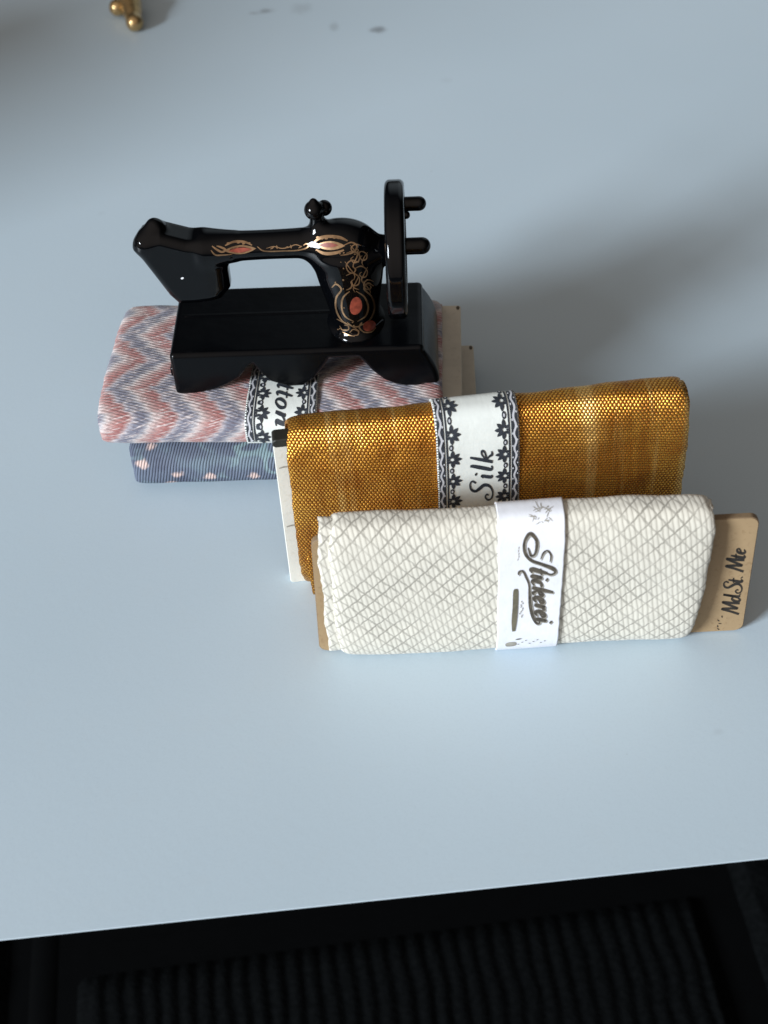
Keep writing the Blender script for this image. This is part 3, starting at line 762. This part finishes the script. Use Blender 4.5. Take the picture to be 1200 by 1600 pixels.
# ---- gold silk bolt standing behind the cream one
gold_t = thing('fabric_bolt', 'shiny gold silk bolt standing upright, lace label reading "Silk"', 'fabric bolt', (-1.4, -1.36, 0), 3.8, 'miniature fabric bolts')
gd = Bolt(gold_t, Prof(1.65, .44, .35, 0, power=2.9), 'stand', 1.657)
gd.wrap('cloth', .02, 5.98, M['gold'], soft=.05, wob=.035, jag=.03, seed=5, nx=150, ns=220)
for i in range(3):
    gd.wrap('inner_wrap', .19+.025*i, 5.98-.02*i, M['gold'], off=-.075-.065*i, thick=.045, wob=.012, seed=51+i, nx=12, ns=100, jag=.04)
def flap():
    V_, U, F = [], [], []
    n, m = 14, 22
    for i in range(n+1):
        for j in range(m+1):
            z = .02+1.25*j/m; x = .17+.30*i/n - .03*math.sin(j/m*3)+.02*nz(j*.4, 1, 2); y = -.36-.10*math.sin(math.pi*(1-j/m)*.8)*(1-i/n)-.02*math.sin(i*.5)
            V_.append((x, y, z)); U.append((x, z-1.6))
    for i in range(n):
        for j in range(m): q = i*(m+1)+j; F.append((q, q+m+1, q+m+2, q+1))
    o = mesh_obj('loose_flap', V_, F, M['gold'], gold_t, uv=U)
    md = o.modifiers.new('thickness', 'SOLIDIFY'); md.thickness = .0003
flap()
gb = board('card_core', gold_t, -.17, 6.0, 0.0, 2.97, .20, .05, M['whitecard'], 'stand', 0.0)
tp = board('black_tape', gold_t, -.175, .30, 2.95, 3.10, .25, .06, M['tape'], 'stand', 0.0)  # black strip over the top left end of the card
pm = Decal()
for z, w in ((2.52, .10), (1.28, .12)): pm.add(ribbon([(-.12, z, .012), (-.03, z+.02, .016), (.02+w, z, .010)]))
pm.build('pencil_mark', lambda p: (p[0], -.1045, p[1]), M['sepia2'], gb)
lace_band(gd, 2.20, 3.43, .036, dict(t='Silk', place=lambda tx, ty: (3.02-ty*.34, .10+tx*.56), slant=.22, gap=1.15, bold=.85), seed=22, spacing=.41)

# ---- cream bolt in front
cream_t = thing('fabric_bolt', 'cream fabric bolt with grey diamond pattern and white label, in front of the gold silk', 'fabric bolt', (1.9, -2.94, 0), -1.0, 'miniature fabric bolts')
def cream_warp(x, a, b):
    t = b/1.37
    x2 = x + (.05*t*abs(x)/2.7*(1 if x > 0 else .0)*1.0)
    return (x2, a, b + .03*math.sin(x*1.3))
cr = Bolt(cream_t, Prof(1.41, .36, .27, 0, power=3.2), 'stand', 1.417, cream_warp)
cr.wrap('cloth', -2.70, 2.68, M['cream'], soft=.055, wob=.022, jag=.035, seed=2, nx=150, ns=220)
for i in range(2):
    cr.wrap('inner_wrap', -2.86+.10*i, 2.62, M['cream'], off=-.07-.06*i, thick=.05, wob=.03, seed=21+i, nx=60, ns=160, jag=.05, uoff=.13)
tb = board('card_core', cream_t, -2.99, 3.42, 0.02, 2.48, .11, .14, M['tan'], 'stand', 0.0, taper=-.025, rim=M['tanrim'])
dk = Decal()
text_decal(dk, 'Md.St. Mte', lambda tx, ty: (3.345-ty*.27-.02*tx, .40+tx*.37), slant=.2, gap=.92, bold=1.1)
dk.build('lettering', lambda p: (p[0], -.0585, p[1]), M['scrawl'], tb)
sp = Decal()
for k, (x, z) in enumerate(((3.10, .34), (3.07, .26), (3.11, .20), (3.06, .12), (3.09, .06))): sp.add(leaf(x, z, .06, .010, 100+30*(k % 3)))
sp.build('ink_fleck', lambda p: (p[0], -.0585, p[1]), M['scrawl'], tb)
wb = cr.wrap('label_band', -.33, .60, M['white'], off=.035, thick=.014, wob=.006, jag=.015, seed=44, nx=30, ns=220)
def cream_print():
    t, w, sm = Decal(), Decal(), Decal()
    fn = lambda o: (lambda p: cr.pt(p[0], p[1], .035+o))
    def q(cx, cy): return (-.31+(780+cx/6.667-779)*.0095, 1.23-(780+cy/6.667-835)*.0139)
    def brush(dec, pts, w, ends=.4):
        dec.add(ribbon([(*q(cx, cy), w*(k if len(r) else 1)*(ends if i in (0, len(pts)-1) else 1)) for i, (cx, cy, k, *r) in enumerate([(p[0], p[1], p[2] if len(p) > 2 else 1, 1) for p in pts])], 8))
    sh = Decal()
    for dec, dx, dy in ((t, 0, 0), (sh, 12, 14)):
        brush(dec, [(270+dx, 480+dy), (300+dx, 550+dy), (342+dx, 530+dy), (352+dx, 430+dy, 1.3), (290+dx, 372+dy, 1.5), (235+dx, 430+dy), (240+dx, 520+dy, 1.2), (300+dx, 590+dy, 1.3), (420+dx, 640+dy, 1.5), (520+dx, 685+dy, 1.8), (545+dx, 722+dy), (500+dx, 742+dy), (430+dx, 712+dy)], .017)
        brush(dec, [(395+dx, 590+dy), (420+dx, 535+dy), (460+dx, 517+dy), (494+dx, 560+dy), (490+dx, 620+dy)], .012)
        brush(dec, [(180+dx, 722+dy), (190+dx, 692+dy, 1.2), (225+dx, 690+dy), (262+dx, 760+dy), (290+dx, 830+dy, .8), (300+dx, 930+dy, 1.2), (312+dx, 1050+dy, 1.5), (340+dx, 1160+dy, 1.5), (380+dx, 1240+dy, 1.2), (412+dx, 1248+dy), (416+dx, 1205+dy)], .015)
        o = q(292+dx, 650+dy)
        text_decal(dec, 'tickerei', lambda tx, ty: (o[0]+.045*tx+ty*.30, o[1]-tx*.455), slant=.30, gap=1.0, bold=1.25)
    brush(sm, [(160, 862), (160, 900), (158, 1060), (152, 1200), (150, 1320)], .038, .6)
    rnd = random.Random(3)
    for k in range(34):
        an = rnd.uniform(0, 360); c = q(410+70*math.cos(an), 255+45*math.sin(an)); w.add(leaf(c[0], c[1], rnd.uniform(.03, .10), .006, rnd.uniform(0, 360)))
    brush(w, [(365, 150), (375, 190), (400, 240)], .005)
    for k in range(10): c = q(222+rnd.uniform(-14, 14), 1010+18*k); w.add(leaf(c[0], c[1], .04, .008, rnd.uniform(60, 120)))
    for k in range(5): c = q(176+rnd.uniform(-6, 6), 490+25*k); w.add(leaf(c[0], c[1], .05, .006, 80))
    c = q(130, 1490); w.add(blob(c[0], c[1], .085, .07, 5, 14, .7)); c = q(170, 1425); t.add(leaf(c[0], c[1], .10, .016, 10))
    for k in range(8): c = q(195+40*k, 1490-20*(k % 3)); t.add(leaf(c[0], c[1], .035, .009, rnd.uniform(-20, 40)))
    w.build('faded_print', fn(.006), M['sepia2'], wb)
    sh.build('lettering_shadow', fn(.0075), M['sepia2'], wb)
    sm.build('bar', fn(.008), M['smear'], wb)
    t.build('lettering', fn(.010), M['sepia'], wb)
cream_print()

# ------------------------------------------------------------------ brass charm at the back of the table
ch = thing('brass_charm', 'small brass charm of balls and a drop lying at the back of the table', 'charm', (-5.6, 18.35, 0), 0)
def f_drop(P): return smin(sd_cap(P, (.12, -.62, .20), (-.02, .10, .32), .19, .29), sd_sph(P, (.13, -.68, .20), .20), .10)
def f_ball(c, r): return lambda P: sd_sph(P, c, r)
sdf_mesh('drop', f_drop, (-.5, -1.0, -.05), (.5, .5, .7), .035, M['brass'], ch)
sdf_mesh('ball', f_ball((-.36, .10, .26), .21), (-.7, -.3, -.05), (0, .5, .6), .035, M['brass'], ch)
sdf_mesh('stem', lambda P: smin(sd_cap(P, (-.1, .3, .3), (-.25, 1.3, .3), .16), sd_sph(P, (-.2, .8, .32), .26), .1), (-.7, 0, -.05), (.4, 1.7, .7), .04, M['brass'], ch)

# ------------------------------------------------------------------ unseen vessel added beyond the left of the frame to shade the table's far left
cup = thing('cup', 'plain grey ceramic cup standing on the table left of the fabric bolts', 'cup', (-31.0, 1.5, 0), 30)
def lathe(name, prof, n, mat, parent):
    V_ = [(r*math.cos(2*math.pi*i/n), r*math.sin(2*math.pi*i/n), z) for r, z in prof for i in range(n)]
    F = [(k*n+i, k*n+(i+1) % n, (k+1)*n+(i+1) % n, (k+1)*n+i) for k in range(len(prof)-1) for i in range(n)]
    F.append(tuple(range(n))[::-1]); F.append(tuple((len(prof)-1)*n+i for i in range(n)))
    return mesh_obj(name, V_, F, mat, parent)
lathe('cup_body', [(3.0, 0), (3.3, .2), (3.9, 3), (4.1, 12.3), (4.05, 12.5), (3.85, 12.5), (3.75, 12.1), (3.6, 3), (2.9, .6), (.3, .5)], 48, M['cupgrey'], cup)
sdf_mesh('handle', lambda P: smax(np.hypot(np.hypot(P[..., 0]-4.2, P[..., 2]-5.0)-2.0, P[..., 1])-.38, 3.85-P[..., 0], .2), (3.2, -.8, 2), (7, .8, 8), .16, M['cupgrey'], cup)

# ------------------------------------------------------------------ black chair below the table's near edge
chair = thing('office_chair', 'black chair with ribbed fabric seat at the near edge of the white table', 'chair', (0.2, -8.0, -18), 4.4)
def ribbed(name, x0, x1, y0, y1, z, pitch, amp, ang, parent, seed):
    V_, F = [], []; nx = int((x1-x0)/pitch*8); ny = 60; c, s_ = math.cos(RAD(ang)), math.sin(RAD(ang))
    for i in range(nx+1):
        for j in range(ny+1):
            x = x0+(x1-x0)*i/nx; y = y0+(y1-y0)*j/ny
            xr = x*c+y*s_
            ph = (xr + .10*pitch/.4*nz(x*.6, y*1.3, seed)+.03*math.sin(y*2.1))/pitch
            h = amp*(abs(math.sin(math.pi*ph)))**1.4*(.85+.3*nz(x*.7, y*.5, seed+3))
            e = min(x-x0, x1-x, y-y0, y1-y); h = h*min(1, e/.5)-.25*max(0, 1-e/.5)
            V_.append((x, y, z+h))
    for i in range(nx):
        for j in range(ny): q = i*(ny+1)+j; F.append((q, q+ny+1, q+ny+2, q+1))
    return mesh_obj(name, V_, F, M['chair'], parent)
ribbed('seat_panel', -8.3, 8.5, -12, 10.4, 0, .46, .07, 0, chair, 1)
ribbed('side_panel', -24, -9.9, -12, 12, 0, .46, .07, 62, chair, 5)
ribbed('side_panel', 9.3, 24, -12, 12, 0, .46, .07, 118, chair, 7)
def rbox(name, c, h, r, mat, parent):
    return sdf_mesh(name, lambda P: sd_box(P, c, h, r), [c[i]-h[i]-.5 for i in range(3)], [c[i]+h[i]+.5 for i in range(3)], .5, mat, parent)
rbox('seat_shell', (0, 0, -1.6), (25, 13, 1.4), 1.0, M['frame'], chair)
rbox('piping', (-9.1, 0, -.6), (.75, 12.5, .45), .4, M['frame'], chair)
rbox('piping', (9.05, 0, -.6), (.5, 12.5, .4), .38, M['frame'], chair)
rbox('piping', (0, 11.4, -.6), (24.5, .9, .4), .38, M['frame'], chair)
